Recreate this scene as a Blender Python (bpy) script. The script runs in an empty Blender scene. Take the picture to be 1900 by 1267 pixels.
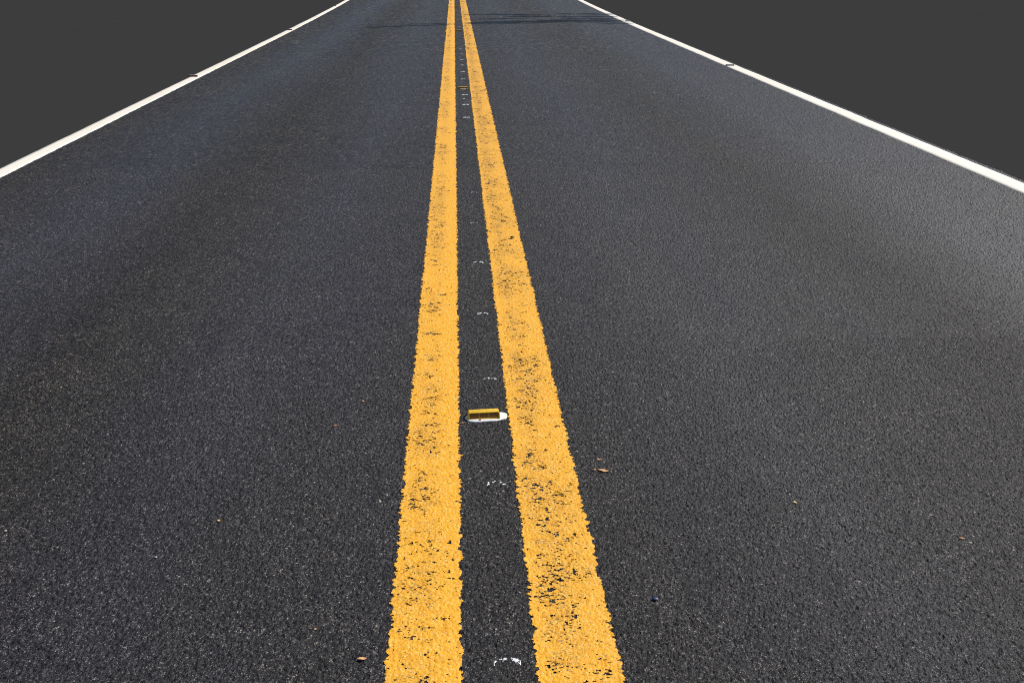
import bpy, math, random
import numpy as np
from mathutils import Vector, Matrix

C = bpy.context.scene.collection
sc = bpy.context.scene
random.seed(7)
rng = np.random.default_rng(7)

# ------------------------------------------------------------------ camera
cd = bpy.data.cameras.new('camera')
cd.sensor_width = 36.0
cd.lens = 1677.0 / 1900.0 * 36.0
cd.clip_start = 0.05
cd.clip_end = 3000.0
cam = bpy.data.objects.new('camera', cd)
C.objects.link(cam)
cam.location = (0.0, 0.0, 1.33)
cam.rotation_euler = (math.radians(90.0 - 23.423), 0.0, math.radians(-3.382))
sc.camera = cam

# ------------------------------------------------------------------ sky, sun, exposure
SUN_AZ = math.radians(60.0)      # to the right of the road direction
SUN_EL = math.radians(45.0)
world = bpy.data.worlds.new('World')
sc.world = world
world.use_nodes = True
wn = world.node_tree.nodes
wl = world.node_tree.links
wn.clear()
wo = wn.new('ShaderNodeOutputWorld')
wb = wn.new('ShaderNodeBackground')
ws = wn.new('ShaderNodeTexSky')
ws.sky_type = 'NISHITA'
ws.sun_disc = False
ws.sun_elevation = SUN_EL
ws.sun_rotation = SUN_AZ
wb.inputs['Strength'].default_value = 0.07
wl.new(ws.outputs['Color'], wb.inputs['Color'])
wl.new(wb.outputs['Background'], wo.inputs['Surface'])

sd = bpy.data.lights.new('sun', 'SUN')
sd.energy = 4.5
sd.angle = math.radians(0.53)
sd.color = (1.0, 0.955, 0.88)
sun = bpy.data.objects.new('sun', sd)
C.objects.link(sun)
sv = Vector((math.cos(SUN_EL) * math.sin(SUN_AZ), math.cos(SUN_EL) * math.cos(SUN_AZ), math.sin(SUN_EL)))
sun.rotation_euler = sv.to_track_quat('Z', 'Y').to_euler()
sun.location = (20, 12, 25)

sc.view_settings.view_transform = 'Standard'
sc.view_settings.look = 'None'
sc.view_settings.gamma = 1.0
sc.view_settings.use_curve_mapping = False
sc.view_settings.exposure = 0.0
sc.render.engine = 'CYCLES'
sc.cycles.use_denoising = False
sc.cycles.max_bounces = 6
sc.cycles.filter_width = 1.05


# ------------------------------------------------------------------ node helpers
def new_mat(name):
    m = bpy.data.materials.new(name)
    m.use_nodes = True
    n = m.node_tree.nodes
    n.clear()
    o = n.new('ShaderNodeOutputMaterial')
    b = n.new('ShaderNodeBsdfPrincipled')
    m.node_tree.links.new(b.outputs['BSDF'], o.inputs['Surface'])
    return m, n, m.node_tree.links, b


def noise(n, l, vec, scale, detail=2.0, rough=0.5, dim='3D'):
    t = n.new('ShaderNodeTexNoise')
    t.inputs['Scale'].default_value = scale
    t.inputs['Detail'].default_value = detail
    t.inputs['Roughness'].default_value = rough
    l.new(vec, t.inputs['Vector'])
    return t.outputs['Fac']


def ramp(n, l, fac, stops):
    r = n.new('ShaderNodeValToRGB')
    e = r.color_ramp.elements
    while len(e) < len(stops):
        e.new(0.5)
    for k, (p, c) in enumerate(stops):
        e[k].position = p
        e[k].color = (c[0], c[1], c[2], 1.0) if hasattr(c, '__len__') else (c, c, c, 1.0)
    l.new(fac, r.inputs['Fac'])
    return r.outputs['Color']


def mix(n, l, fac, a, b, mode='MIX'):
    x = n.new('ShaderNodeMix')
    x.data_type = 'RGBA'
    x.blend_type = mode
    for sock, v in ((x.inputs[0], fac), (x.inputs[6], a), (x.inputs[7], b)):
        if hasattr(v, 'links') or hasattr(v, 'is_linked'):
            l.new(v, sock)
        elif hasattr(v, '__len__'):
            sock.default_value = (v[0], v[1], v[2], 1.0)
        else:
            sock.default_value = v
    return x.outputs[2]


def math_node(n, l, op, a, b=None, clamp=False):
    x = n.new('ShaderNodeMath')
    x.operation = op
    x.use_clamp = clamp
    for sock, v in ((x.inputs[0], a), (x.inputs[1], b)):
        if v is None:
            continue
        if hasattr(v, 'is_linked'):
            l.new(v, sock)
        else:
            sock.default_value = v
    return x.outputs[0]


def coords(n, l, scale=(1, 1, 1)):
    t = n.new('ShaderNodeTexCoord')
    m = n.new('ShaderNodeMapping')
    m.inputs['Scale'].default_value = scale
    l.new(t.outputs['Object'], m.inputs['Vector'])
    return m.outputs['Vector']


# ------------------------------------------------------------------ materials
def mat_asphalt():
    m, n, l, b = new_mat('asphalt')
    P = coords(n, l)
    at = n.new('ShaderNodeAttribute'); at.attribute_name = 'tone'
    tone = at.outputs['Fac']
    # per-stone colour: bitumen-dark, a few worn pale faces
    col = ramp(n, l, tone, [(0.0, (0.009, 0.009, 0.0105)), (0.35, (0.0255, 0.0248, 0.0262)), (0.72, (0.041, 0.0398, 0.0405)),
                            (0.9, (0.060, 0.058, 0.054)), (1.0, (0.12, 0.115, 0.10))])
    # finer grains between the stones
    v = n.new('ShaderNodeTexVoronoi'); v.feature = 'F1'
    v.inputs['Scale'].default_value = 500.0
    l.new(P, v.inputs['Vector'])
    sep = n.new('ShaderNodeSeparateColor'); l.new(v.outputs['Color'], sep.inputs[0])
    grain = ramp(n, l, sep.outputs[0], [(0.0, 0.15), (0.5, 0.62), (0.84, 1.1), (0.94, (2.7, 2.6, 2.4)), (1.0, (8.6, 8.1, 6.9))])
    col = mix(n, l, 1.0, col, grain, 'MULTIPLY')
    # warm and cool patches of the binder, drawn out along the lanes
    P2 = coords(n, l, (1.0, 0.16, 1.0))
    patch = noise(n, l, P2, 2.6, 4.0, 0.6)
    tint = ramp(n, l, patch, [(0.30, (0.96, 0.93, 1.06)), (0.50, (1.0, 0.99, 1.01)), (0.70, (1.05, 1.04, 0.98))])
    col = mix(n, l, 1.0, col, tint, 'MULTIPLY')
    patch2 = noise(n, l, P, 5.0, 5.0, 0.65)
    t2 = ramp(n, l, patch2, [(0.28, 0.88), (0.5, 1.0), (0.75, 1.10)])
    col = mix(n, l, 1.0, col, t2, 'MULTIPLY')
    # wheel paths (polished, blue sky reflection painted into the colour) against the strip between them (duller, browner)
    sx = n.new('ShaderNodeSeparateXYZ'); l.new(P, sx.inputs[0])
    wob = math_node(n, l, 'MULTIPLY', math_node(n, l, 'SUBTRACT', noise(n, l, P2, 1.2, 2.0), 0.5), 0.7)
    xx = math_node(n, l, 'ADD', sx.outputs['X'], wob)
    mr = n.new('ShaderNodeMapRange'); mr.inputs[1].default_value = -3.6; mr.inputs[2].default_value = 4.2
    l.new(xx, mr.inputs[0])

    def fx(x):
        return (x + 3.6) / 7.8
    path = ramp(n, l, mr.outputs[0], [(0.0, 0.0), (fx(-2.75), 0.05), (fx(-2.1), 1.0), (fx(-1.35), 0.0), (fx(-0.7), 0.8), (fx(0.1), 0.2),
                                      (fx(0.9), 0.7), (fx(1.85), 0.12), (fx(2.55), 0.8), (fx(3.1), 0.75)])
    lane = ramp(n, l, path, [(0.0, (1.06, 1.03, 0.99)), (1.0, (0.95, 0.955, 1.18))])
    col = mix(n, l, 1.0, col, lane, 'MULTIPLY')
    # thin darker, more open seam along the left lane
    sw = math_node(n, l, 'ADD', sx.outputs['X'], math_node(n, l, 'MULTIPLY', math_node(n, l, 'SUBTRACT', noise(n, l, P, 2.5, 4.0, 0.6), 0.5), 0.35))
    sm = n.new('ShaderNodeMapRange'); sm.inputs[1].default_value = -1.75; sm.inputs[2].default_value = -1.25
    l.new(sw, sm.inputs[0])
    seam = ramp(n, l, sm.outputs[0], [(0.0, 1.0), (0.5, 0.87), (1.0, 1.0)])
    col = mix(n, l, 1.0, col, seam, 'MULTIPLY')
    # faint tyre scuff in the left lane
    def band(sock, lo, hi, soft):
        a = n.new('ShaderNodeMapRange'); a.interpolation_type = 'SMOOTHSTEP'
        a.inputs[1].default_value = lo - soft; a.inputs[2].default_value = lo + soft
        l.new(sock, a.inputs[0])
        c = n.new('ShaderNodeMapRange'); c.interpolation_type = 'SMOOTHSTEP'
        c.inputs[1].default_value = hi - soft; c.inputs[2].default_value = hi + soft
        c.inputs[3].default_value = 1.0; c.inputs[4].default_value = 0.0
        l.new(sock, c.inputs[0])
        return math_node(n, l, 'MULTIPLY', a.outputs[0], c.outputs[0])
    yy = math_node(n, l, 'SUBTRACT', sx.outputs['Y'], math_node(n, l, 'MULTIPLY', sx.outputs['X'], 0.12))
    sc1 = math_node(n, l, 'MULTIPLY', band(sx.outputs['X'], -0.56, -0.33, 0.06), band(yy, 6.08, 6.15, 0.03))
    col = mix(n, l, math_node(n, l, 'MULTIPLY', sc1, 0.7), col, (0.012, 0.012, 0.013))
    l.new(col, b.inputs['Base Color'])
    rg = ramp(n, l, path, [(0.0, 0.70), (1.0, 0.56)])
    rn = ramp(n, l, sep.outputs[1], [(0.0, 0.78), (0.85, 1.05), (1.0, 0.45)])
    r2 = mix(n, l, 1.0, rg, rn, 'MULTIPLY')
    l.new(r2, b.inputs['Roughness'])
    l.new(ramp(n, l, path, [(0.0, 0.19), (0.6, 0.28), (1.0, 0.40)]), b.inputs['Specular IOR Level'])
    # grain relief finer than the mesh
    bp = n.new('ShaderNodeBump'); bp.inputs['Strength'].default_value = 0.7; bp.inputs['Distance'].default_value = 0.0012
    h = math_node(n, l, 'ADD', v.outputs['Distance'], noise(n, l, P, 900.0, 2.0))
    l.new(h, bp.inputs['Height'])
    l.new(bp.outputs['Normal'], b.inputs['Normal'])
    return m


def mat_yellow():
    m, n, l, b = new_mat('yellow_road_paint')
    P = coords(n, l)
    base = ramp(n, l, noise(n, l, P, 35.0, 5.0, 0.65), [(0.30, (0.84, 0.37, 0.010)), (0.5, (0.92, 0.445, 0.024)), (0.72, (0.95, 0.51, 0.062))])
    # rubber and dirt worn into the line, held in the attribute written with the mesh
    at = n.new('ShaderNodeAttribute'); at.attribute_name = 'wear'
    fine = noise(n, l, P, 260.0, 3.0, 0.7)
    fine2 = noise(n, l, P, 70.0, 3.0, 0.7)
    f = math_node(n, l, 'MULTIPLY', at.outputs['Fac'], math_node(n, l, 'ADD', fine, fine2))
    f = ramp(n, l, f, [(0.30, 0.0), (0.95, 1.0)])
    sxy = n.new('ShaderNodeSeparateXYZ'); l.new(P, sxy.inputs[0])
    far = n.new('ShaderNodeMapRange'); far.inputs[1].default_value = 3.0; far.inputs[2].default_value = 8.0
    far.inputs[3].default_value = 0.10; far.inputs[4].default_value = 0.28
    l.new(sxy.outputs['Y'], far.inputs[0])
    col = mix(n, l, math_node(n, l, 'MULTIPLY', f, far.outputs[0]), base, (0.16, 0.11, 0.055))
    # fine chips too small for the mesh: bare, bitumen-coloured, denser where worn
    st = coords(n, l, (0.5, 1.0, 1.0))
    ch = noise(n, l, st, 330.0, 3.0, 0.75)
    ch2 = noise(n, l, coords(n, l), 45.0, 3.0, 0.6)
    thr = math_node(n, l, 'ADD', math_node(n, l, 'MULTIPLY', at.outputs['Fac'], 0.17), math_node(n, l, 'MULTIPLY', ch2, 0.30))
    cf = math_node(n, l, 'SUBTRACT', math_node(n, l, 'ADD', thr, 0.125), ch)
    cf = ramp(n, l, cf, [(0.0, 0.0), (0.06, 1.0)])
    col = mix(n, l, math_node(n, l, 'MULTIPLY', cf, 0.85), col, (0.075, 0.050, 0.024))
    # glass beads, their glint painted in as pale specks
    v = n.new('ShaderNodeTexVoronoi'); v.inputs['Scale'].default_value = 480.0
    l.new(P, v.inputs['Vector'])
    sep = n.new('ShaderNodeSeparateColor'); l.new(v.outputs['Color'], sep.inputs[0])
    bead_glint = ramp(n, l, sep.outputs[0], [(0.93, 0.0), (0.94, 1.0)])
    col = mix(n, l, math_node(n, l, 'MULTIPLY', bead_glint, 0.45), col, (0.93, 0.80, 0.50))
    dirt = ramp(n, l, sep.outputs[1], [(0.0, 0.72), (0.10, 0.95), (0.5, 1.0)])
    col = mix(n, l, 1.0, col, dirt, 'MULTIPLY')
    l.new(col, b.inputs['Base Color'])
    b.inputs['Roughness'].default_value = 0.62
    b.inputs['Specular IOR Level'].default_value = 0.35
    bp = n.new('ShaderNodeBump'); bp.inputs['Strength'].default_value = 0.45; bp.inputs['Distance'].default_value = 0.001
    l.new(noise(n, l, P, 600.0, 3.0), bp.inputs['Height'])
    l.new(bp.outputs['Normal'], b.inputs['Normal'])
    return m


def mat_white(name, c0, c1, bump=0.2):
    m, n, l, b = new_mat(name)
    P = coords(n, l, (1, 0.5, 1))
    col = ramp(n, l, noise(n, l, P, 1.6, 5.0, 0.6), [(0.32, c0), (0.62, c1)])
    sp = noise(n, l, coords(n, l), 60.0, 3.0, 0.6)
    col = mix(n, l, 1.0, col, ramp(n, l, sp, [(0.22, 0.72), (0.32, 1.0)]), 'MULTIPLY')
    l.new(col, b.inputs['Base Color'])
    b.inputs['Roughness'].default_value = 0.6
    bp = n.new('ShaderNodeBump'); bp.inputs['Strength'].default_value = bump; bp.inputs['Distance'].default_value = 0.001
    l.new(noise(n, l, coords(n, l), 400.0, 3.0), bp.inputs['Height'])
    l.new(bp.outputs['Normal'], b.inputs['Normal'])
    return m


def mat_simple(name, c0, c1, rough=0.5, scale=60.0, spec=0.5, bump=0.1, coat=0.0):
    m, n, l, b = new_mat(name)
    P = coords(n, l)
    col = ramp(n, l, noise(n, l, P, scale, 4.0, 0.6), [(0.35, c0), (0.65, c1)])
    l.new(col, b.inputs['Base Color'])
    b.inputs['Roughness'].default_value = rough
    b.inputs['Specular IOR Level'].default_value = spec
    b.inputs['Coat Weight'].default_value = coat
    if bump:
        bp = n.new('ShaderNodeBump'); bp.inputs['Strength'].default_value = bump; bp.inputs['Distance'].default_value = 0.001
        l.new(noise(n, l, P, scale * 6, 3.0), bp.inputs['Height'])
        l.new(bp.outputs['Normal'], b.inputs['Normal'])
    return m


M = {
    'asphalt': mat_asphalt(),
    'yellow': mat_yellow(),
    'white_line': mat_white('white_road_paint', (0.86, 0.79, 0.67), (0.92, 0.87, 0.77)),
    'tick': mat_white('thin_white_paint', (0.62, 0.63, 0.66), (0.85, 0.86, 0.88)),
    'ground': mat_simple('dark_grey_ground', (0.040, 0.040, 0.0402), (0.040, 0.040, 0.0402), 1.0, 0.5, 0.0, 0.0),
    'amber_body': mat_simple('amber_plastic', (0.62, 0.36, 0.015), (0.90, 0.58, 0.04), 0.42, 180.0, 0.5, 0.4),
    'amber_lens': mat_simple('amber_reflector', (0.20, 0.085, 0.002), (0.26, 0.11, 0.003), 0.16, 60.0, 0.5, 0.05, 0.4),
    'seam': mat_simple('lens_seam', (0.028, 0.014, 0.004), (0.04, 0.02, 0.006), 0.5),
    'pad': mat_simple('white_adhesive', (0.80, 0.80, 0.80), (0.88, 0.88, 0.87), 0.45, 40.0, 0.5, 0.3),
    'white_body': mat_simple('white_plastic', (0.62, 0.60, 0.56), (0.74, 0.72, 0.68), 0.4, 90.0),
    'red_lens': mat_simple('red_reflector', (0.10, 0.007, 0.004), (0.14, 0.010, 0.006), 0.25, 60.0, 0.3),
    'clear_lens': mat_simple('clear_reflector', (0.22, 0.25, 0.28), (0.36, 0.39, 0.42), 0.2, 60.0, 0.5),
    'dark_cap': mat_simple('dark_end_cap', (0.02, 0.018, 0.015), (0.03, 0.026, 0.02), 0.5),
    'leaf': mat_simple('dry_leaf', (0.55, 0.27, 0.11), (0.72, 0.42, 0.20), 0.6, 150.0),
    'leaf_yellow': mat_simple('yellow_leaf', (0.60, 0.42, 0.12), (0.75, 0.55, 0.2), 0.6, 150.0),
    'tar': mat_simple('tar_crumb', (0.018, 0.018, 0.018), (0.03, 0.03, 0.03), 0.5),
    'pale_stone': mat_simple('pale_stone', (0.70, 0.68, 0.62), (0.88, 0.86, 0.82), 0.35),
    'blue': mat_simple('blue_plastic', (0.012, 0.025, 0.09), (0.02, 0.04, 0.13), 0.4),
    'wood': mat_simple('creosoted_wood', (0.06, 0.042, 0.028), (0.12, 0.085, 0.055), 0.8, 12.0),
    'cable': mat_simple('black_cable', (0.015, 0.015, 0.015), (0.022, 0.022, 0.022), 0.5),
    'metal': mat_simple('galvanised_metal', (0.35, 0.36, 0.37), (0.45, 0.46, 0.47), 0.45),
}


# ------------------------------------------------------------------ numeric noise
def hash01(ix, iy, k):
    h = (ix.astype(np.int64) * 374761393 + iy.astype(np.int64) * 668265263 + k * 2147483647 * 7) & 0xFFFFFFFF
    h = ((h ^ (h >> 13)) * 1274126177) & 0xFFFFFFFF
    h = ((h ^ (h >> 16)) * 2246822519) & 0xFFFFFFFF
    h = h ^ (h >> 15)
    return (h & 0xFFFFFF).astype(np.float32) / np.float32(0xFFFFFF)


def vnoise(x, y, k):
    ix = np.floor(x); iy = np.floor(y)
    fx = (x - ix).astype(np.float32); fy = (y - iy).astype(np.float32)
    fx = fx * fx * (3 - 2 * fx); fy = fy * fy * (3 - 2 * fy)
    ix = ix.astype(np.int64); iy = iy.astype(np.int64)
    a = hash01(ix, iy, k); b_ = hash01(ix + 1, iy, k)
    c = hash01(ix, iy + 1, k); d = hash01(ix + 1, iy + 1, k)
    return (a * (1 - fx) + b_ * fx) * (1 - fy) + (c * (1 - fx) + d * fx) * fy


def fbm(x, y, s, octs, k):
    out = 0; amp = 0.5; tot = 0
    for o in range(octs):
        out = out + amp * vnoise(x / s, y / s, k + o * 17)
        tot += amp
        amp *= 0.55; s = s * 0.5
    return out / tot


def stones(x, y, s, k):
    """crushed stones of about s metres: height above the binder and a tone per stone"""
    gx = np.floor(x / s).astype(np.int64); gy = np.floor(y / s).astype(np.int64)
    best = np.full(x.shape, -1e9, np.float32); tone = np.zeros(x.shape, np.float32)
    for dx in (-1, 0, 1):
        for dy in (-1, 0, 1):
            cx = gx + dx; cy = gy + dy
            px = (cx + hash01(cx, cy, k + 1)) * s; py = (cy + hash01(cx, cy, k + 2)) * s
            ex = ((x - px) / s).astype(np.float32); ey = ((y - py) / s).astype(np.float32)
            th = hash01(cx, cy, k + 3) * np.float32(3.14159)
            ca = np.cos(th); sa = np.sin(th)
            u = ex * ca + ey * sa; v = -ex * sa + ey * ca
            el = 0.75 + 0.6 * hash01(cx, cy, k + 4)
            d2 = (u * el) ** 2 + (v / el * 1.15) ** 2
            hh = 0.42 * hash01(cx, cy, k + 5) + (hash01(cx, cy, k + 6) - 0.5) * 0.75 * u + (hash01(cx, cy, k + 7) - 0.5) * 0.75 * v - 1.05 * d2
            hit = hh > best
            best = np.where(hit, hh, best)
            tone = np.where(hit, hash01(cx, cy, k + 8), tone)
    return best, tone


AMP = 0.0068


def relief(x, y):
    a, t = stones(x, y, 0.0095, 10)
    b2, t2 = stones(x, y, 0.0048, 50)
    b2 = b2 * 0.5 - 0.02
    h = np.maximum(a, b2)
    tone = np.where(a > b2, t, t2 * 0.8)
    coarse = fbm(x, y, 0.35, 4, 91)              # open-textured and closed-up patches
    floor = -0.30 - 0.5 * np.clip((coarse - 0.45) * 4, 0, 1)
    tone = np.where(h < floor, 0.12, tone)
    tone = tone * (0.86 + 0.28 * coarse)
    h = np.maximum(h, floor)
    return (h * AMP + (fbm(x, y, 0.06, 2, 33) - 0.5) * 0.0016).astype(np.float32), tone.astype(np.float32)


def make_mesh(name, co, quads, mat, attrs=None, smooth=False):
    me = bpy.data.meshes.new(name)
    nv, nq = len(co), len(quads)
    me.vertices.add(nv); me.loops.add(nq * 4); me.polygons.add(nq)
    me.vertices.foreach_set('co', np.ascontiguousarray(co, np.float32).ravel())
    me.loops.foreach_set('vertex_index', np.ascontiguousarray(quads, np.int32).ravel())
    me.polygons.foreach_set('loop_start', np.arange(0, nq * 4, 4, dtype=np.int32))
    me.polygons.foreach_set('loop_total', np.full(nq, 4, np.int32))
    me.update(calc_edges=True)
    for k, v in (attrs or {}).items():
        a = me.attributes.new(k, 'FLOAT', 'POINT')
        a.data.foreach_set('value', np.ascontiguousarray(v, np.float32))
    if smooth:
        me.shade_smooth()
    else:
        me.shade_flat()
    me.materials.append(mat)
    return me


def link(name, me, parent=None, **props):
    o = bpy.data.objects.new(name, me)
    C.objects.link(o)
    if parent:
        o.parent = parent
    for k, v in props.items():
        o[k] = v
    return o


def grid_quads(nx, ny):
    i = np.arange((ny - 1) * nx, dtype=np.int32).reshape(ny - 1, nx)[:, :-1].ravel()
    return np.stack([i, i + 1, i + 1 + nx, i + nx], 1)


def graded(a, b, d0, d1):
    """positions from a to b whose spacing grows evenly from d0 to d1"""
    out = [a]; x = a
    while x < b:
        t = (x - a) / (b - a)
        x += d0 + (d1 - d0) * t
        out.append(min(x, b))
    return np.array(out)


# ------------------------------------------------------------------ ground and road
g = np.array([[-600, -60, -0.012], [600, -60, -0.012], [600, 1500, -0.012], [-600, 1500, -0.012]], float)
link('ground', make_mesh('ground', g, np.array([[0, 1, 2, 3]]), M['ground']), kind='structure',
     label='plain even dark grey ground on both sides of the road')

XL, XR = -3.045, 3.545


def flare(y):
    return np.where(y > 15, ((np.maximum(y, 15) - 15) / 13.0) ** 2, 0.0)


def left_x(y):
    return -0.11 * flare(y)


def right_x(y):
    return 0.17 * flare(y)


def road_patch(x0, x1, y0, y1, dx, dya, dyb, k=1.0):
    xs = np.linspace(x0, x1, int((x1 - x0) / dx) + 1)
    ys = graded(y0, y1, dya, dyb)
    X, Y = np.meshgrid(xs, ys)
    X = X + rng.uniform(-0.28, 0.28, X.shape) * dx      # uneven grid, so no rows or columns show
    dyr = np.gradient(ys)[:, None]
    J = rng.uniform(-0.28, 0.28, X.shape) * dyr
    J[0] = 0; J[-1] = 0
    Y = Y + J
    h, t = relief(X.ravel(), Y.ravel())
    z = h * k
    co = np.stack([X.ravel(), Y.ravel(), z], 1)
    q = grid_quads(len(xs), len(ys))
    return co, q, t


parts = []
parts.append(road_patch(-1.80, 2.20, 1.15, 3.02, 0.0032, 0.0034, 0.0048))
parts.append(road_patch(XL, XR, 3.0, 6.02, 0.0062, 0.0075, 0.013))
parts.append(road_patch(XL, XR, 6.0, 13.02, 0.012, 0.022, 0.06, 0.9))
parts.append(road_patch(XL - 0.15, XR + 0.2, 13.0, 60.0, 0.035, 0.08, 0.5, 0.7))
# the rest of the road, further to the sides and behind: coarser
parts.append(road_patch(XL, -1.78, 0.9, 3.02, 0.02, 0.02, 0.02, 0.6))
parts.append(road_patch(2.18, XR, 0.9, 3.02, 0.02, 0.02, 0.02, 0.6))
base = np.array([[XL + 0.02, -40, -0.006], [XR - 0.02, -40, -0.006], [XR - 0.02, 400, -0.006], [XL + 0.02, 400, -0.006]])
parts.append((base, np.array([[0, 1, 2, 3]]), np.full(4, 0.4)))
near = np.array([[XL + 0.02, -40, -0.001], [XR - 0.02, -40, -0.001], [XR - 0.02, 1.16, -0.001], [XL + 0.02, 1.16, -0.001]])
parts.append((near, np.array([[0, 1, 2, 3]]), np.full(4, 0.4)))
co_all, q_all, t_all = [], [], []
off = 0
for co, q, t in parts:
    # ragged outer edge just beyond the white lines, following their slight flare
    c = co[q].mean(1)
    edge = (fbm(c[:, 0], c[:, 1], 0.05, 3, 71) - 0.5) * 0.03
    keep = (c[:, 0] > XL + left_x(c[:, 1]) + 0.006 + edge) & (c[:, 0] < XR + right_x(c[:, 1]) - 0.012 + edge)
    q = q[keep]
    co_all.append(co); q_all.append(q + off); t_all.append(t); off += len(co)
road = link('road', make_mesh('road', np.concatenate(co_all), np.concatenate(q_all), M['asphalt'], {'tone': np.concatenate(t_all)}),
            kind='structure', label='black asphalt road running straight away from the camera')
print('road quads', sum(len(q) for q in q_all))


# ------------------------------------------------------------------ painted lines
def gauss(u, c, w):
    return np.exp(-((u - c) / w) ** 2)


def yellow_line(x0, x1, seed, profile, label):
    """a sprayed line lying over the stones: pits stay bare and the edges break up"""
    co_all, q_all, w_all = [], [], []
    off = 0
    for (ya, yb, dx, da, db, k, lift) in ((1.15, 3.2, 0.0021, 0.0026, 0.0036, 1.0, 0.0017), (3.2, 6.5, 0.0038, 0.0050, 0.009, 1.0, 0.0018),
                                          (6.5, 14.0, 0.0065, 0.014, 0.03, 0.8, 0.0026), (14.0, 60.0, 0.015, 0.05, 0.4, 0.5, 0.004)):
        xs = np.arange(x0 - 0.012, x1 + 0.012, dx)
        ys = graded(ya, yb, da, db)
        X, Y = np.meshgrid(xs, ys)
        X = X + rng.uniform(-0.2, 0.2, X.shape) * dx
        X = X.ravel(); Y = Y.ravel()
        h, _ = relief(X, Y)
        u = (X - x0) / (x1 - x0)
        wear = profile(u, Y)
        blot = fbm(X, Y * 0.8, 0.11, 4, seed)
        blot2 = fbm(X * 0.7, Y, 0.03, 3, seed + 5)
        w = np.clip(wear * (0.62 + 1.6 * np.clip(blot - 0.32, 0, 1)) * (0.5 + 1.0 * blot2), 0, 1.0)
        # the paint film smooths the stones a little
        z = h * 0.45 * k + lift
        co = np.stack([X, Y, z], 1)
        q = grid_quads(len(xs), len(ys))
        c = co[q].mean(1)
        hq = h[q].mean(1) / AMP
        wq = w[q].mean(1)
        jag = (fbm(c[:, 0] * 0.35, c[:, 1], 0.0075, 2, seed + 9) - 0.5) * 0.75 + (fbm(c[:, 0], c[:, 1], 0.05, 2, seed + 12) - 0.5) * 0.35
        d = np.minimum(c[:, 0] - x0, x1 - c[:, 0]) + jag * 0.023 + (hq + 0.05) * 0.007
        # bare pits: flat flecks, thick on the ground where the line is worn
        if ya < 6:
            g0 = 0.0036 if ya < 3 else 0.0050
            sp = 0.62 * fbm(c[:, 0] * 0.5, c[:, 1] * 0.9, g0, 2, seed + 21) + 0.38 * fbm(c[:, 0] * 0.7, c[:, 1], 0.016, 2, seed + 27) + 0.24 * (hq + 0.12)
            bare = sp < 0.215 + 0.19 * wq
        else:
            sp = fbm(c[:, 0] * 0.5, c[:, 1], 0.016, 3, seed + 21)
            bare = sp < 0.13 + 0.17 * wq
        keep = (d > 0) & ~bare
        q = q[keep]
        co_all.append(co); q_all.append(q + off); w_all.append(w); off += len(co)
    me = make_mesh('yellow_line', np.concatenate(co_all), np.concatenate(q_all), M['yellow'], {'wear': np.concatenate(w_all)})
    return link('yellow_line', me, road, label=label)


yellow_line(-0.169, -0.019, 300, lambda u, y: 0.16 + 0.12 * (y < 3) + 0.62 * gauss(u, 0.40, 0.30) + 0.22 * gauss(u, 0.05, 0.2), 'left line of the double yellow centre line')
yellow_line(0.137, 0.301, 500, lambda u, y: 0.34 + 0.85 * gauss(u, 0.34, 0.25) + 0.28 * gauss(u, 0.8, 0.3), 'more worn right line of the double yellow centre line')


def white_line(x0, x1, side, label):
    ys = np.concatenate([np.arange(-5, 3, 0.5), graded(3.0, 30.0, 0.03, 0.15), np.array([34, 40, 50, 65.])])
    xs = np.linspace(x0, x1, 9)
    X, Y = np.meshgrid(xs, ys)
    sh = left_x(Y) if side < 0 else right_x(Y)
    e = (fbm(Y, Y * 0 + side, 0.5, 3, 801) - 0.5) * 0.010 + (fbm(Y, Y * 0 + side, 0.06, 2, 821) - 0.5) * 0.004
    X = X + np.clip(sh, -0.6, 0.6) + e
    Z = 0.0042 + (fbm(X, Y, 0.12, 3, 811) - 0.5) * 0.0012
    Z[:, 0] = -0.002; Z[:, -1] = -0.002
    X[:, 1] = X[:, 0] + 0.004; X[:, -2] = X[:, -1] - 0.004
    co = np.stack([X.ravel(), Y.ravel(), Z.ravel()], 1)
    me = make_mesh('white_line', co, grid_quads(len(xs), len(ys)), M['white_line'], smooth=True)
    link('white_line', me, road, label=label)


white_line(-3.026, -2.908, -1, 'white line along the left edge of the road')
white_line(3.340, 3.490, 1, 'white line along the right edge of the road')


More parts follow.
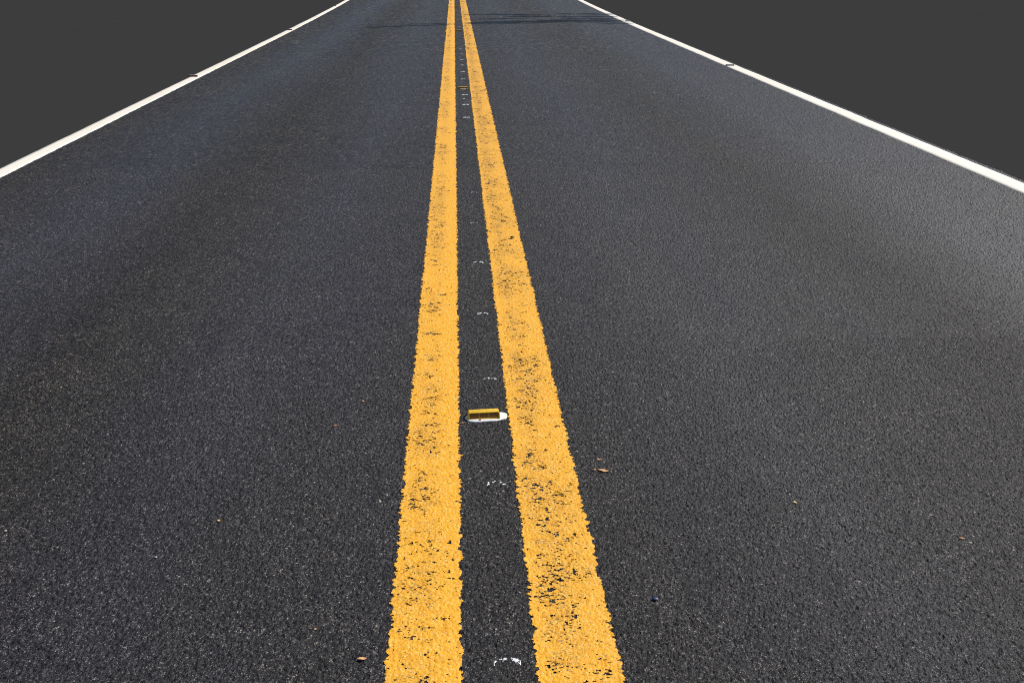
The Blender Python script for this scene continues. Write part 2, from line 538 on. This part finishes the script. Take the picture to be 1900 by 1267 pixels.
# ------------------------------------------------------------------ thin white ticks between the yellow lines
def tick(x, y, w, strong):
    """one broken arc of thin white paint, as a set of small flakes on the stones"""
    dx = 0.0022 if y < 4 else 0.004
    dy = 0.0024 if y < 3.2 else (0.004 if y < 6 else 0.012)
    xs = np.arange(x - w / 2 - 0.004, x + w / 2 + 0.004, dx)
    ys = np.arange(y - 0.02, y + 0.022, dy) if y < 6 else np.arange(y - 0.028, y + 0.03, dy)
    X, Y = np.meshgrid(xs, ys)
    X = X.ravel(); Y = Y.ravel()
    h, _ = relief(X, Y)
    co = np.stack([X, Y, h + (0.0009 if y < 6 else 0.0030)], 1)
    q = grid_quads(len(xs), len(ys))
    c = co[q].mean(1)
    u = (c[:, 0] - x) / (w / 2)
    arc = y + 0.010 - 0.013 * np.abs(u) ** 2 * (1 if y < 6 else 0.3)
    half = (0.0055 if y < 6 else 0.013) * (0.55 + 0.6 * np.abs(u))
    n1 = fbm(c[:, 0], c[:, 1], 0.011, 3, int(y * 100))
    gap = (np.abs(u - 0.12) > 0.16) if y < 6 else (np.abs(u) < 2)
    hq = h[q].mean(1) / AMP
    keep = (np.abs(c[:, 1] - arc) < half) & (np.abs(u) < 1) & gap & (n1 * 0.9 + hq * (0.5 if y < 6 else 0.0) > 0.52 - strong)
    if keep.sum() < 3:
        return
    q = q[keep]
    used = np.unique(q)
    remap = np.zeros(len(co), np.int32); remap[used] = np.arange(len(used))
    me = make_mesh('white_tick', co[used], remap[q], M['tick'])
    link('white_tick', me, road)


for (tx, ty, tw, ts) in [(0.0748, 1.425, 0.056, 0.17), (0.080, 2.095, 0.050, -0.02), (0.0876, 2.745, 0.046, 0.14), (0.0796, 3.347, 0.046, 0.06),
                         (0.0783, 3.99, 0.048, 0.08), (0.080, 4.65, 0.050, 0.02), (0.085, 5.30, 0.046, 0.0),
                         (0.0773, 7.92, 0.062, 0.5), (0.0765, 8.63, 0.064, 0.5), (0.0640, 8.98, 0.02, 0.3), (0.0765, 9.25, 0.055, 0.3),
                         (0.0701, 10.43, 0.052, 0.3), (0.0724, 11.11, 0.050, 0.3), (0.0717, 11.76, 0.046, 0.25), (0.0709, 12.36, 0.046, 0.22),
                         (0.0694, 13.10, 0.042, 0.2), (0.0677, 13.76, 0.042, 0.2), (0.0665, 17.85, 0.05, 0.3), (0.061, 21.15, 0.05, 0.3)]:
    tick(tx, ty, tw, ts)


# ------------------------------------------------------------------ small mesh tools
def from_lists(name, vs, fs, mat, smooth=False, bevel=0.0, seg=2):
    me = bpy.data.meshes.new(name)
    me.from_pydata([tuple(v) for v in vs], [], fs)
    me.materials.append(mat)
    me.update()
    if bevel:
        import bmesh
        bm = bmesh.new(); bm.from_mesh(me)
        bmesh.ops.bevel(bm, geom=list(bm.edges), offset=bevel, segments=seg, affect='EDGES', profile=0.6)
        bm.to_mesh(me); bm.free()
    if smooth:
        me.shade_smooth()
    return me


def loft(sections):
    """closed solid through rectangular rings given as lists of points"""
    n = len(sections[0])
    vs = [p for s in sections for p in s]
    fs = []
    for k in range(len(sections) - 1):
        for i in range(n):
            j = (i + 1) % n
            fs.append((k * n + i, k * n + j, (k + 1) * n + j, (k + 1) * n + i))
    fs.append(tuple(reversed(range(n))))
    fs.append(tuple((len(sections) - 1) * n + i for i in range(n)))
    return vs, fs


# raised reflective marker, base centred at the origin, lens towards -Y
W, H = 0.050, 0.0185
YF, YFT, YBT, YB = -0.0235, -0.0135, 0.0085, 0.0225


def marker_body_mesh(mat):
    secs = [
        [(-W, YF, 0), (W, YF, 0), (W, YB, 0), (-W, YB, 0)],
        [(-W + 0.0004, YF + 0.0006, 0.002), (W - 0.0004, YF + 0.0006, 0.002), (W - 0.0004, YB - 0.0006, 0.002), (-W + 0.0004, YB - 0.0006, 0.002)],
        [(-W + 0.0038, YFT, H), (W - 0.0038, YFT, H), (W - 0.0038, YBT, H), (-W + 0.0038, YBT, H)],
    ]
    vs, fs = loft(secs)
    return from_lists('body', vs, fs, mat, True, 0.0014, 2)


def slope_point(x, s, out):
    """a point on the sloping front face: s 0..1 up the slope, out = distance proud of it"""
    a = Vector((0, YF + 0.0006, 0.002)); b_ = Vector((0, YFT, H))
    d = b_ - a
    nrm = Vector((0, -d.z, d.y)).normalized()
    p = a + d * s + nrm * out
    return Vector((x, p.y, p.z))


def plate_on_slope(x0, x1, s0, s1, t0, t1, inset=0.0):
    vs = []
    for o_, i_ in ((t0, 0.0), (t1, inset)):
        vs += [slope_point(x0 + i_, s0 + i_ * 40, o_), slope_point(x1 - i_, s0 + i_ * 40, o_), slope_point(x1 - i_, s1 - i_ * 40, o_), slope_point(x0 + i_, s1 - i_ * 40, o_)]
    fs = [(0, 3, 2, 1), (4, 5, 6, 7), (0, 1, 5, 4), (1, 2, 6, 5), (2, 3, 7, 6), (3, 0, 4, 7)]
    return vs, fs


def lens_mesh(mat, x0, x1):
    vs, fs = plate_on_slope(x0, x1, 0.06, 0.86, -0.002, 0.0006, 0.0004)
    return from_lists('lens', vs, fs, mat, False)


def frame_mesh(mat):
    """raised rim round the lens: two uprights, a lip above and a lip below"""
    V, F = [], []
    for (x0, x1, s0, s1) in ((-W + 0.0012, -W + 0.0050, 0.02, 0.90), (W - 0.0050, W - 0.0012, 0.02, 0.90), (-W + 0.0052, W - 0.0052, 0.87, 0.97)):
        vs, fs = plate_on_slope(x0, x1, s0, s1, -0.002, 0.0013, 0.0003)
        o_ = len(V); V += vs; F += [tuple(i + o_ for i in f) for f in fs]
    return from_lists('rim', V, F, mat, False)


def pad_mesh(seed, sx, sy, mat, skew=0.0, hgt=0.0045):
    r = random.Random(seed)
    N = 44
    rings = []
    prof = [(1.0, -0.6), (0.99, 0.5), (0.96, 0.9), (0.85, 1.0), (0.4, 1.0)]
    jit = [r.uniform(-1, 1) for _ in range(N)]
    out = []
    for i in range(N):
        a = 2 * math.pi * i / N
        ca, sa = math.cos(a), math.sin(a)
        rr = 1.0 / ((abs(ca) ** 2.1 + abs(sa) ** 2.1) ** (1 / 2.1))
        out.append((ca * rr, sa * rr, 1 + 0.035 * jit[i] + 0.04 * math.sin(3 * a + seed) + 0.03 * math.sin(5 * a + seed * 2)))
    vs, fs = [], []
    for (s, hz) in prof:
        for (ux, uy, k) in out:
            x = ux * sx * s * k; y = uy * sy * s * k
            vs.append((x + (0.006 if x > 0 else 0.0) * s, y + skew * x, hz * hgt * (1 + 0.25 * math.sin(40 * x + seed))))
    for k in range(len(prof) - 1):
        for i in range(N):
            j = (i + 1) % N
            fs.append((k * N + i, k * N + j, (k + 1) * N + j, (k + 1) * N + i))
    fs.append(tuple((len(prof) - 1) * N + i for i in range(N)))
    return from_lists('adhesive_pad', vs, fs, mat, True)


def empty(name, loc, rz, label, cat, group=None):
    o = bpy.data.objects.new(name, None)
    o.empty_display_size = 0.05
    C.objects.link(o)
    o.location = loc
    o.rotation_euler = (0, 0, rz)
    o['label'] = label
    o['category'] = cat
    if group:
        o['group'] = group
    return o


def copy_tree(o, parent=None):
    c = o.copy()
    C.objects.link(c)
    if parent:
        c.parent = parent
    for ch in [x for x in bpy.data.objects if x.parent == o]:
        copy_tree(ch, c)
    return c


def build_marker(body, lens, n_lens, seed, label, group, frame=None):
    r = empty('road_marker', (0, 0, 0), 0, label, 'road marker', group)
    link('body', marker_body_mesh(M[body]), r)
    link('rim', frame_mesh(M[frame or body]), r)
    x0, x1 = -W + 0.0052, W - 0.0052
    step = (x1 - x0) / n_lens
    for k in range(n_lens):
        link('lens', lens_mesh(M[lens], x0 + k * step + 0.0003, x0 + (k + 1) * step - 0.0003), r)
    return r


# markers between the yellow lines
centre = [(0.0585, 2.485, 0.055, 'amber reflective road marker nearest the camera, on a white adhesive patch between the yellow lines'),
          (0.0590, 9.69, 0.0, 'small amber road marker between the yellow lines, second from the camera'),
          (0.0470, 16.96, 0.02, 'tiny amber road marker between the yellow lines, third from the camera'),
          (0.0480, 24.46, 0.0, 'farthest amber road marker, at the top of the picture between the yellow lines')]
m0 = build_marker('amber_body', 'amber_lens', 3, 3, centre[0][3], 'amber markers along the double yellow line')
for k, (x, y, rz, lab) in enumerate(centre):
    o = m0 if k == 0 else copy_tree(m0)
    o.location = (x, y, 0.0036 if k == 0 else 0.003)
    o.rotation_euler = (0, 0, rz)
    o['label'] = lab
p0 = link('adhesive_pad', pad_mesh(3, 0.0640, 0.0345, M['pad'], 0.06, 0.0038), m0)
p0.location = (0.005, -0.005, -0.0036)
p0['label'] = 'irregular white adhesive patch under the marker'
# later markers show only a sliver of adhesive
for o in [x for x in bpy.data.objects if x.parent is None and x.get('category') == 'road marker' and x is not m0]:
    if o.location.y < 12:
        q = link('adhesive_pad', pad_mesh(5, 0.040, 0.0335, M['pad'], 0.0, 0.004), o)
        q.location = (-0.002, -0.004, -0.003)

# red-faced markers on the left edge line
mr0 = build_marker('white_body', 'red_lens', 1, 4, '', 'red-faced markers on the left white line', 'red_lens')
for k, (x, y, rz, lab) in enumerate([
        (-2.985, 10.82, 0.0, 'red-faced road marker nearest the camera on the left white line'),
        (-2.975, 17.30, 0.0, 'small red-faced road marker halfway up the left white line'),
        (-3.085, 24.85, 0.0, 'farthest red-faced road marker on the left white line near the top of the picture')]):
    o = mr0 if k == 0 else copy_tree(mr0)
    o.location = (x, y, 0.0045)
    o.rotation_euler = (0, 0, rz)
    o['label'] = lab

# clear-faced markers on the right edge line
mc0 = build_marker('white_body', 'clear_lens', 1, 5, '', 'clear-faced markers on the right white line')
cv, cf = loft([[(-W - 0.0012, YF + 0.001, 0.0), (-W + 0.004, YF - 0.0022, 0.0), (-W + 0.004, YB - 0.002, 0.0), (-W - 0.0012, YB - 0.002, 0.0)],
               [(-W + 0.0024, YFT + 0.001, H - 0.001), (-W + 0.006, YFT - 0.0022, H - 0.001), (-W + 0.006, YBT, H + 0.0006), (-W + 0.0024, YBT, H + 0.0006)]])
link('end_cap', from_lists('end_cap', cv, cf, M['dark_cap']), mc0)
for k, (x, y, lab) in enumerate([
        (3.395, 11.50, 'pale clear-faced road marker nearest the camera on the right white line'),
        (3.455, 19.05, 'small grey clear-faced road marker farther up the right white line beside the dark shadows')]):
    o = mc0 if k == 0 else copy_tree(mc0)
    o.location = (x, y, 0.0045)
    o['label'] = lab


# ------------------------------------------------------------------ leaves, stones and crumbs on the road
def surf(x, y):
    h, _ = relief(np.array([x]), np.array([y]))
    return float(h[0])


def leaf_mesh(L, Wd, mat, seed):
    r = random.Random(seed)
    N = 9
    top, bot = [], []
    for i in range(N):
        t = i / (N - 1)
        w = Wd * 0.5 * (math.sin(math.pi * min(1, t * 0.97 + 0.015)) ** 0.8) * (1 + r.uniform(-0.12, 0.12))
        x = (t - 0.5) * L
        z = 0.0016 + 0.0022 * math.sin(t * 3.0 + seed) ** 2
        top.append(((x, w, z + 0.0010), (x, 0, z), (x, -w, z + 0.0008)))
    vs = []
    for s in (0.0, -0.0005):
        for row in top:
            for p in row:
                vs.append((p[0], p[1], p[2] + s))
    fs = []
    n3 = N * 3
    for i in range(N - 1):
        for j in range(2):
            a = i * 3 + j
            fs.append((a, a + 3, a + 4, a + 1))
            fs.append((n3 + a, n3 + a + 1, n3 + a + 4, n3 + a + 3))
        a = i * 3
        fs.append((a, n3 + a, n3 + a + 3, a + 3))
        fs.append((a + 2, a + 5, n3 + a + 5, n3 + a + 2))
    return from_lists('leaf', vs, fs, mat)


def stone_mesh(r_, mat, seed, flat=0.6):
    r = random.Random(seed)
    vs, fs = [], []
    rows, N = 4, 8
    vs.append((0, 0, 0))
    for k in range(rows):
        a = math.pi * (k + 1) / (rows + 1)
        for i in range(N):
            t = 2 * math.pi * i / N + k * 0.3
            q = r_ * (1 + r.uniform(-0.2, 0.2))
            vs.append((q * math.sin(a) * math.cos(t), q * math.sin(a) * math.sin(t) * 0.8, r_ * flat * (1 - math.cos(a))))
    vs.append((0, 0, 2 * r_ * flat))
    for i in range(N):
        fs.append((0, 1 + (i + 1) % N, 1 + i))
    for k in range(rows - 1):
        for i in range(N):
            j = (i + 1) % N
            fs.append((1 + k * N + i, 1 + k * N + j, 1 + (k + 1) * N + j, 1 + (k + 1) * N + i))
    last = 1 + rows * N
    for i in range(N):
        fs.append((last, 1 + (rows - 1) * N + i, 1 + (rows - 1) * N + (i + 1) % N))
    return from_lists('stone', vs, fs, mat)


for k, (x, y, L, wd, mt, rz, lab) in enumerate([
        (0.382, 2.144, 0.031, 0.012, 'leaf', -0.35, 'largest orange dry leaf on the asphalt, right of the right yellow line'),
        (0.380, 2.202, 0.016, 0.007, 'leaf', 0.0, 'small pale orange leaf scrap just beyond the largest dry leaf'),
        (0.357, 2.146, 0.011, 0.006, 'leaf', -0.3, 'tiny dull orange leaf scrap just left of the largest dry leaf'),
        (-0.2208, 1.451, 0.021, 0.008, 'leaf', 0.15, 'brown dry leaf lying left of the left yellow line at the bottom of the picture'),
        (-0.3266, 1.546, 0.008, 0.004, 'leaf', 0.2, 'small brown leaf scrap farther left at the bottom of the picture'),
        (-0.0077, 2.442, 0.0125, 0.006, 'leaf', 0.0, 'tan flake on the asphalt in front of the nearest amber marker'),
        (0.8587, 1.958, 0.012, 0.007, 'leaf_yellow', -0.2, 'tiny yellow leaf scrap alone in the right lane'),
        (1.2157, 1.779, 0.015, 0.006, 'leaf', -0.2, 'tan leaf scrap far right in the right lane'),
        (-0.3937, 2.445, 0.011, 0.006, 'leaf', 0.0, 'tan leaf scrap in the left lane level with the nearest marker'),
        (-0.3237, 2.605, 0.009, 0.006, 'leaf', 0.1, 'tiny orange leaf scrap in the left lane beyond the nearest marker'),
        (-0.6264, 1.963, 0.011, 0.006, 'leaf_yellow', 0.1, 'tiny pale yellow leaf scrap in the left lane')]):
    me = leaf_mesh(L, wd, M[mt], k + 1)
    o = link('dry_leaf', me, None, label=lab, category='leaf', group='dry leaf scraps on the asphalt')
    o.location = (x, y, surf(x, y) + 0.0002)
    o.rotation_euler = (random.uniform(-.1, .1), random.uniform(-.1, .1), rz)

for (x, y, r_, mt, nm, cat, lab) in [
        (-0.0832, 2.251, 0.0032, 'pale_stone', 'white_pebble', 'pebble', 'tiny bright white pebble on the left yellow line'),
        (0.2576, 4.358, 0.0115, 'tar', 'tar_crumb', 'tar crumb', 'small black tar crumb stuck on the right yellow line'),
        (-0.7421, 1.819, 0.0030, 'pale_stone', 'white_pebble', 'pebble', 'pale pebble in the left lane near the bottom of the picture'),
        (-1.1483, 1.95, 0.0028, 'pale_stone', 'white_pebble', 'pebble', 'pale pebble at the left border of the picture'),
        (0.4139, 1.601, 0.0075, 'blue', 'plastic_chip', 'plastic chip', 'dark blue plastic chip lying in the right lane near the bottom'),
        (0.0475, 2.4545, 0.0040, 'leaf', 'brown_pebble', 'pebble', 'small tan pebble leaning against the front of the nearest amber marker')]:
    o = link(nm, stone_mesh(r_, M[mt], int(abs(x) * 1000), 0.3 if mt in ('tar', 'blue') else 0.6), None, label=lab, category=cat)
    o.location = (x, y, surf(x, y) + {'brown_pebble': 0.003, 'tar_crumb': 0.0028}.get(nm, 0.0004))

# ------------------------------------------------------------------ added cables and leaf strands, out of view, shaped to shadow the road
CH = 8.0
SH = Vector((math.tan(math.pi / 2 - SUN_EL) * math.sin(SUN_AZ), math.tan(math.pi / 2 - SUN_EL) * math.cos(SUN_AZ), 0))


def tube(name, pts, rad, mat, parent=None, sides=8, **props):
    vs, fs = [], []
    for k, (p, r_) in enumerate(zip(pts, rad)):
        a = Vector(pts[max(k - 1, 0)]); b_ = Vector(pts[min(k + 1, len(pts) - 1)])
        d = (b_ - a).normalized()
        s = d.cross(Vector((0, 0, 1)) if abs(d.z) < 0.9 else Vector((0, 1, 0))).normalized()
        t = d.cross(s)
        for i in range(sides):
            w = 2 * math.pi * i / sides
            vs.append(Vector(p) + (s * math.cos(w) + t * math.sin(w)) * r_)
    for k in range(len(pts) - 1):
        for i in range(sides):
            j = (i + 1) % sides
            fs.append((k * sides + i, k * sides + j, (k + 1) * sides + j, (k + 1) * sides + i))
    fs.append(tuple(range(sides)))
    fs.append(tuple((len(pts) - 1) * sides + i for i in range(sides)))
    return link(name, from_lists(name, vs, fs, mat, True), parent, **props)


def cable_point(x, y0, slope, zc):
    """sagging cable across the road; x, y0 are given where its shadow falls"""
    X = x + zc * SH.x
    return Vector((X, y0 + slope * x + zc * SH.y, zc + 0.0009 * (X - 7) ** 2))


def shadow_to_cable(x, y, dz):
    """the point above the road whose shadow falls on (x, y)"""
    z = 7.6 + dz
    return Vector((x + z * SH.x, y + z * SH.y, z))


cables = [  # shadow y at x = 0, slope, height, label
    (18.80, 0.16, 7.6, 'lower added cable out of view, with the thickest leaf strands shaped to cast shadow bands'),
    (20.95, 0.03, 7.9, 'upper added cable out of view, with thin leaf strands shaped to cast shadow bands'),
]
# added leaf strands shaped for their shadows: shadow end points on the road, half thickness in metres, leaves per metre
vines = [[(-1.62, 17.86, -0.75, 18.28, 0.045, 150), (-0.9, 18.62, -0.15, 18.80, 0.05, 100), (-0.7, 18.20, -0.1, 18.55, 0.05, 110),
          (0.30, 18.85, 1.35, 19.10, 0.17, 330), (1.0, 19.12, 2.2, 19.38, 0.13, 320), (1.7, 19.35, 3.5, 19.42, 0.15, 420),
          (1.1, 18.75, 1.9, 18.88, 0.05, 110), (2.4, 19.02, 3.3, 18.95, 0.06, 130), (2.9, 18.55, 3.5, 18.58, 0.06, 90)],
         [(0.25, 21.45, 1.9, 21.30, 0.09, 190), (1.2, 20.75, 2.1, 20.70, 0.10, 170), (2.3, 21.55, 3.6, 21.25, 0.09, 210),
          (2.2, 20.55, 3.5, 20.60, 0.08, 190), (0.6, 20.05, 1.5, 20.15, 0.05, 90), (2.3, 20.05, 3.3, 20.0, 0.09, 190), (0.2, 19.9, 1.0, 19.95, 0.04, 60)]]
M['vine'] = mat_simple('added_leaf', (0.04, 0.07, 0.02), (0.07, 0.11, 0.03), 0.6, 30.0)
for (y0, sl, zc, lab), vn in zip(cables, vines):
    root = empty('added_shadow_cable', cable_point(0, y0, sl, zc), 0, lab, 'cable', 'added unseen cables that cast shadow bands on the road')
    inv = Matrix.Translation(-root.location)
    pts = [inv @ cable_point(x, y0, sl, zc) for x in np.linspace(-26, 28, 28)]
    tube('wire', pts, [0.005] * len(pts), M['cable'], root, 6)
    vs, fs = [], []
    r = random.Random(int(y0))
    for (xa, ya, xb, yb2, th, dens) in vn:
        A = shadow_to_cable(xa, ya, 0); B = shadow_to_cable(xb, yb2, 0)
        L = (B - A).length
        for k in range(int(L * dens * 1.5)):
            t = r.random()
            taper = (math.sin(math.pi * min(max(t, 0.02), 0.98)) ** 0.6) * (0.6 + 0.4 * math.sin(t * 17 + xa * 5))
            p = A.lerp(B, t) + Vector((r.gauss(0, 0.04), r.gauss(0, 0.5) * th * 3.6 * taper, r.gauss(0, 0.5) * th * 2.0 * taper + 0.03 * math.sin(t * 9)))
            p = inv @ p
            a = Vector((r.uniform(-1, 1), r.uniform(-.5, .5), r.uniform(-.5, .5))).normalized() * r.uniform(0.06, 0.10)
            b_ = a.cross(Vector((r.uniform(-1, 1), r.uniform(-1, 1), r.uniform(-1, 1)))).normalized() * 0.038
            n0 = len(vs)
            vs += [p - a, p + b_, p + a, p - b_]
            fs.append((n0, n0 + 1, n0 + 2, n0 + 3))
        # the woody stem, tied up to the cable at both ends
        for P_, Q_ in ((A, B), (A, cable_point(A.x - zc * SH.x, y0, sl, zc)), (B, cable_point(B.x - zc * SH.x, y0, sl, zc))):
            P2_ = inv @ P_; Q2_ = inv @ Q_
            n0 = len(vs)
            w = Vector((0.004, 0.004, 0)); u = Vector((0, 0, 0.005))
            vs += [P2_ - w, P2_ + w, P2_ + u, Q2_ - w, Q2_ + w, Q2_ + u]
            fs += [(n0, n0 + 1, n0 + 4, n0 + 3), (n0 + 1, n0 + 2, n0 + 5, n0 + 4), (n0 + 2, n0, n0 + 3, n0 + 5)]
    link('added_shadow_leaves', from_lists('added_shadow_leaves', vs, fs, M['vine']), root, kind='stuff')

for sgn, X, lab in ((-1, -19.5, 'added wooden pole out of view far to the left, holding the shadow-casting cables'), (1, 34.2, 'added wooden pole out of view far to the right, holding the shadow-casting cables')):  # poles added out of view to carry the shadow-casting cables
    yb = 24.3 + (0.8 if sgn > 0 else -0.6)
    r = empty('added_cable_pole', (X, yb, 0), 0, lab, 'added pole')
    tube('post', [(0, 0, -0.5), (0, 0, 4), (0, 0, 10.5)], [0.16, 0.14, 0.11], M['wood'], r, 12)
    tube('crossarm', [(0, -6.5, 8.45), (0, 0, 8.45), (0, 2.5, 8.45)] if sgn < 0 else [(0, -3.0, 8.65), (0, 0, 8.65), (0, 9.0, 8.65)], [0.07] * 3, M['wood'], r, 6)
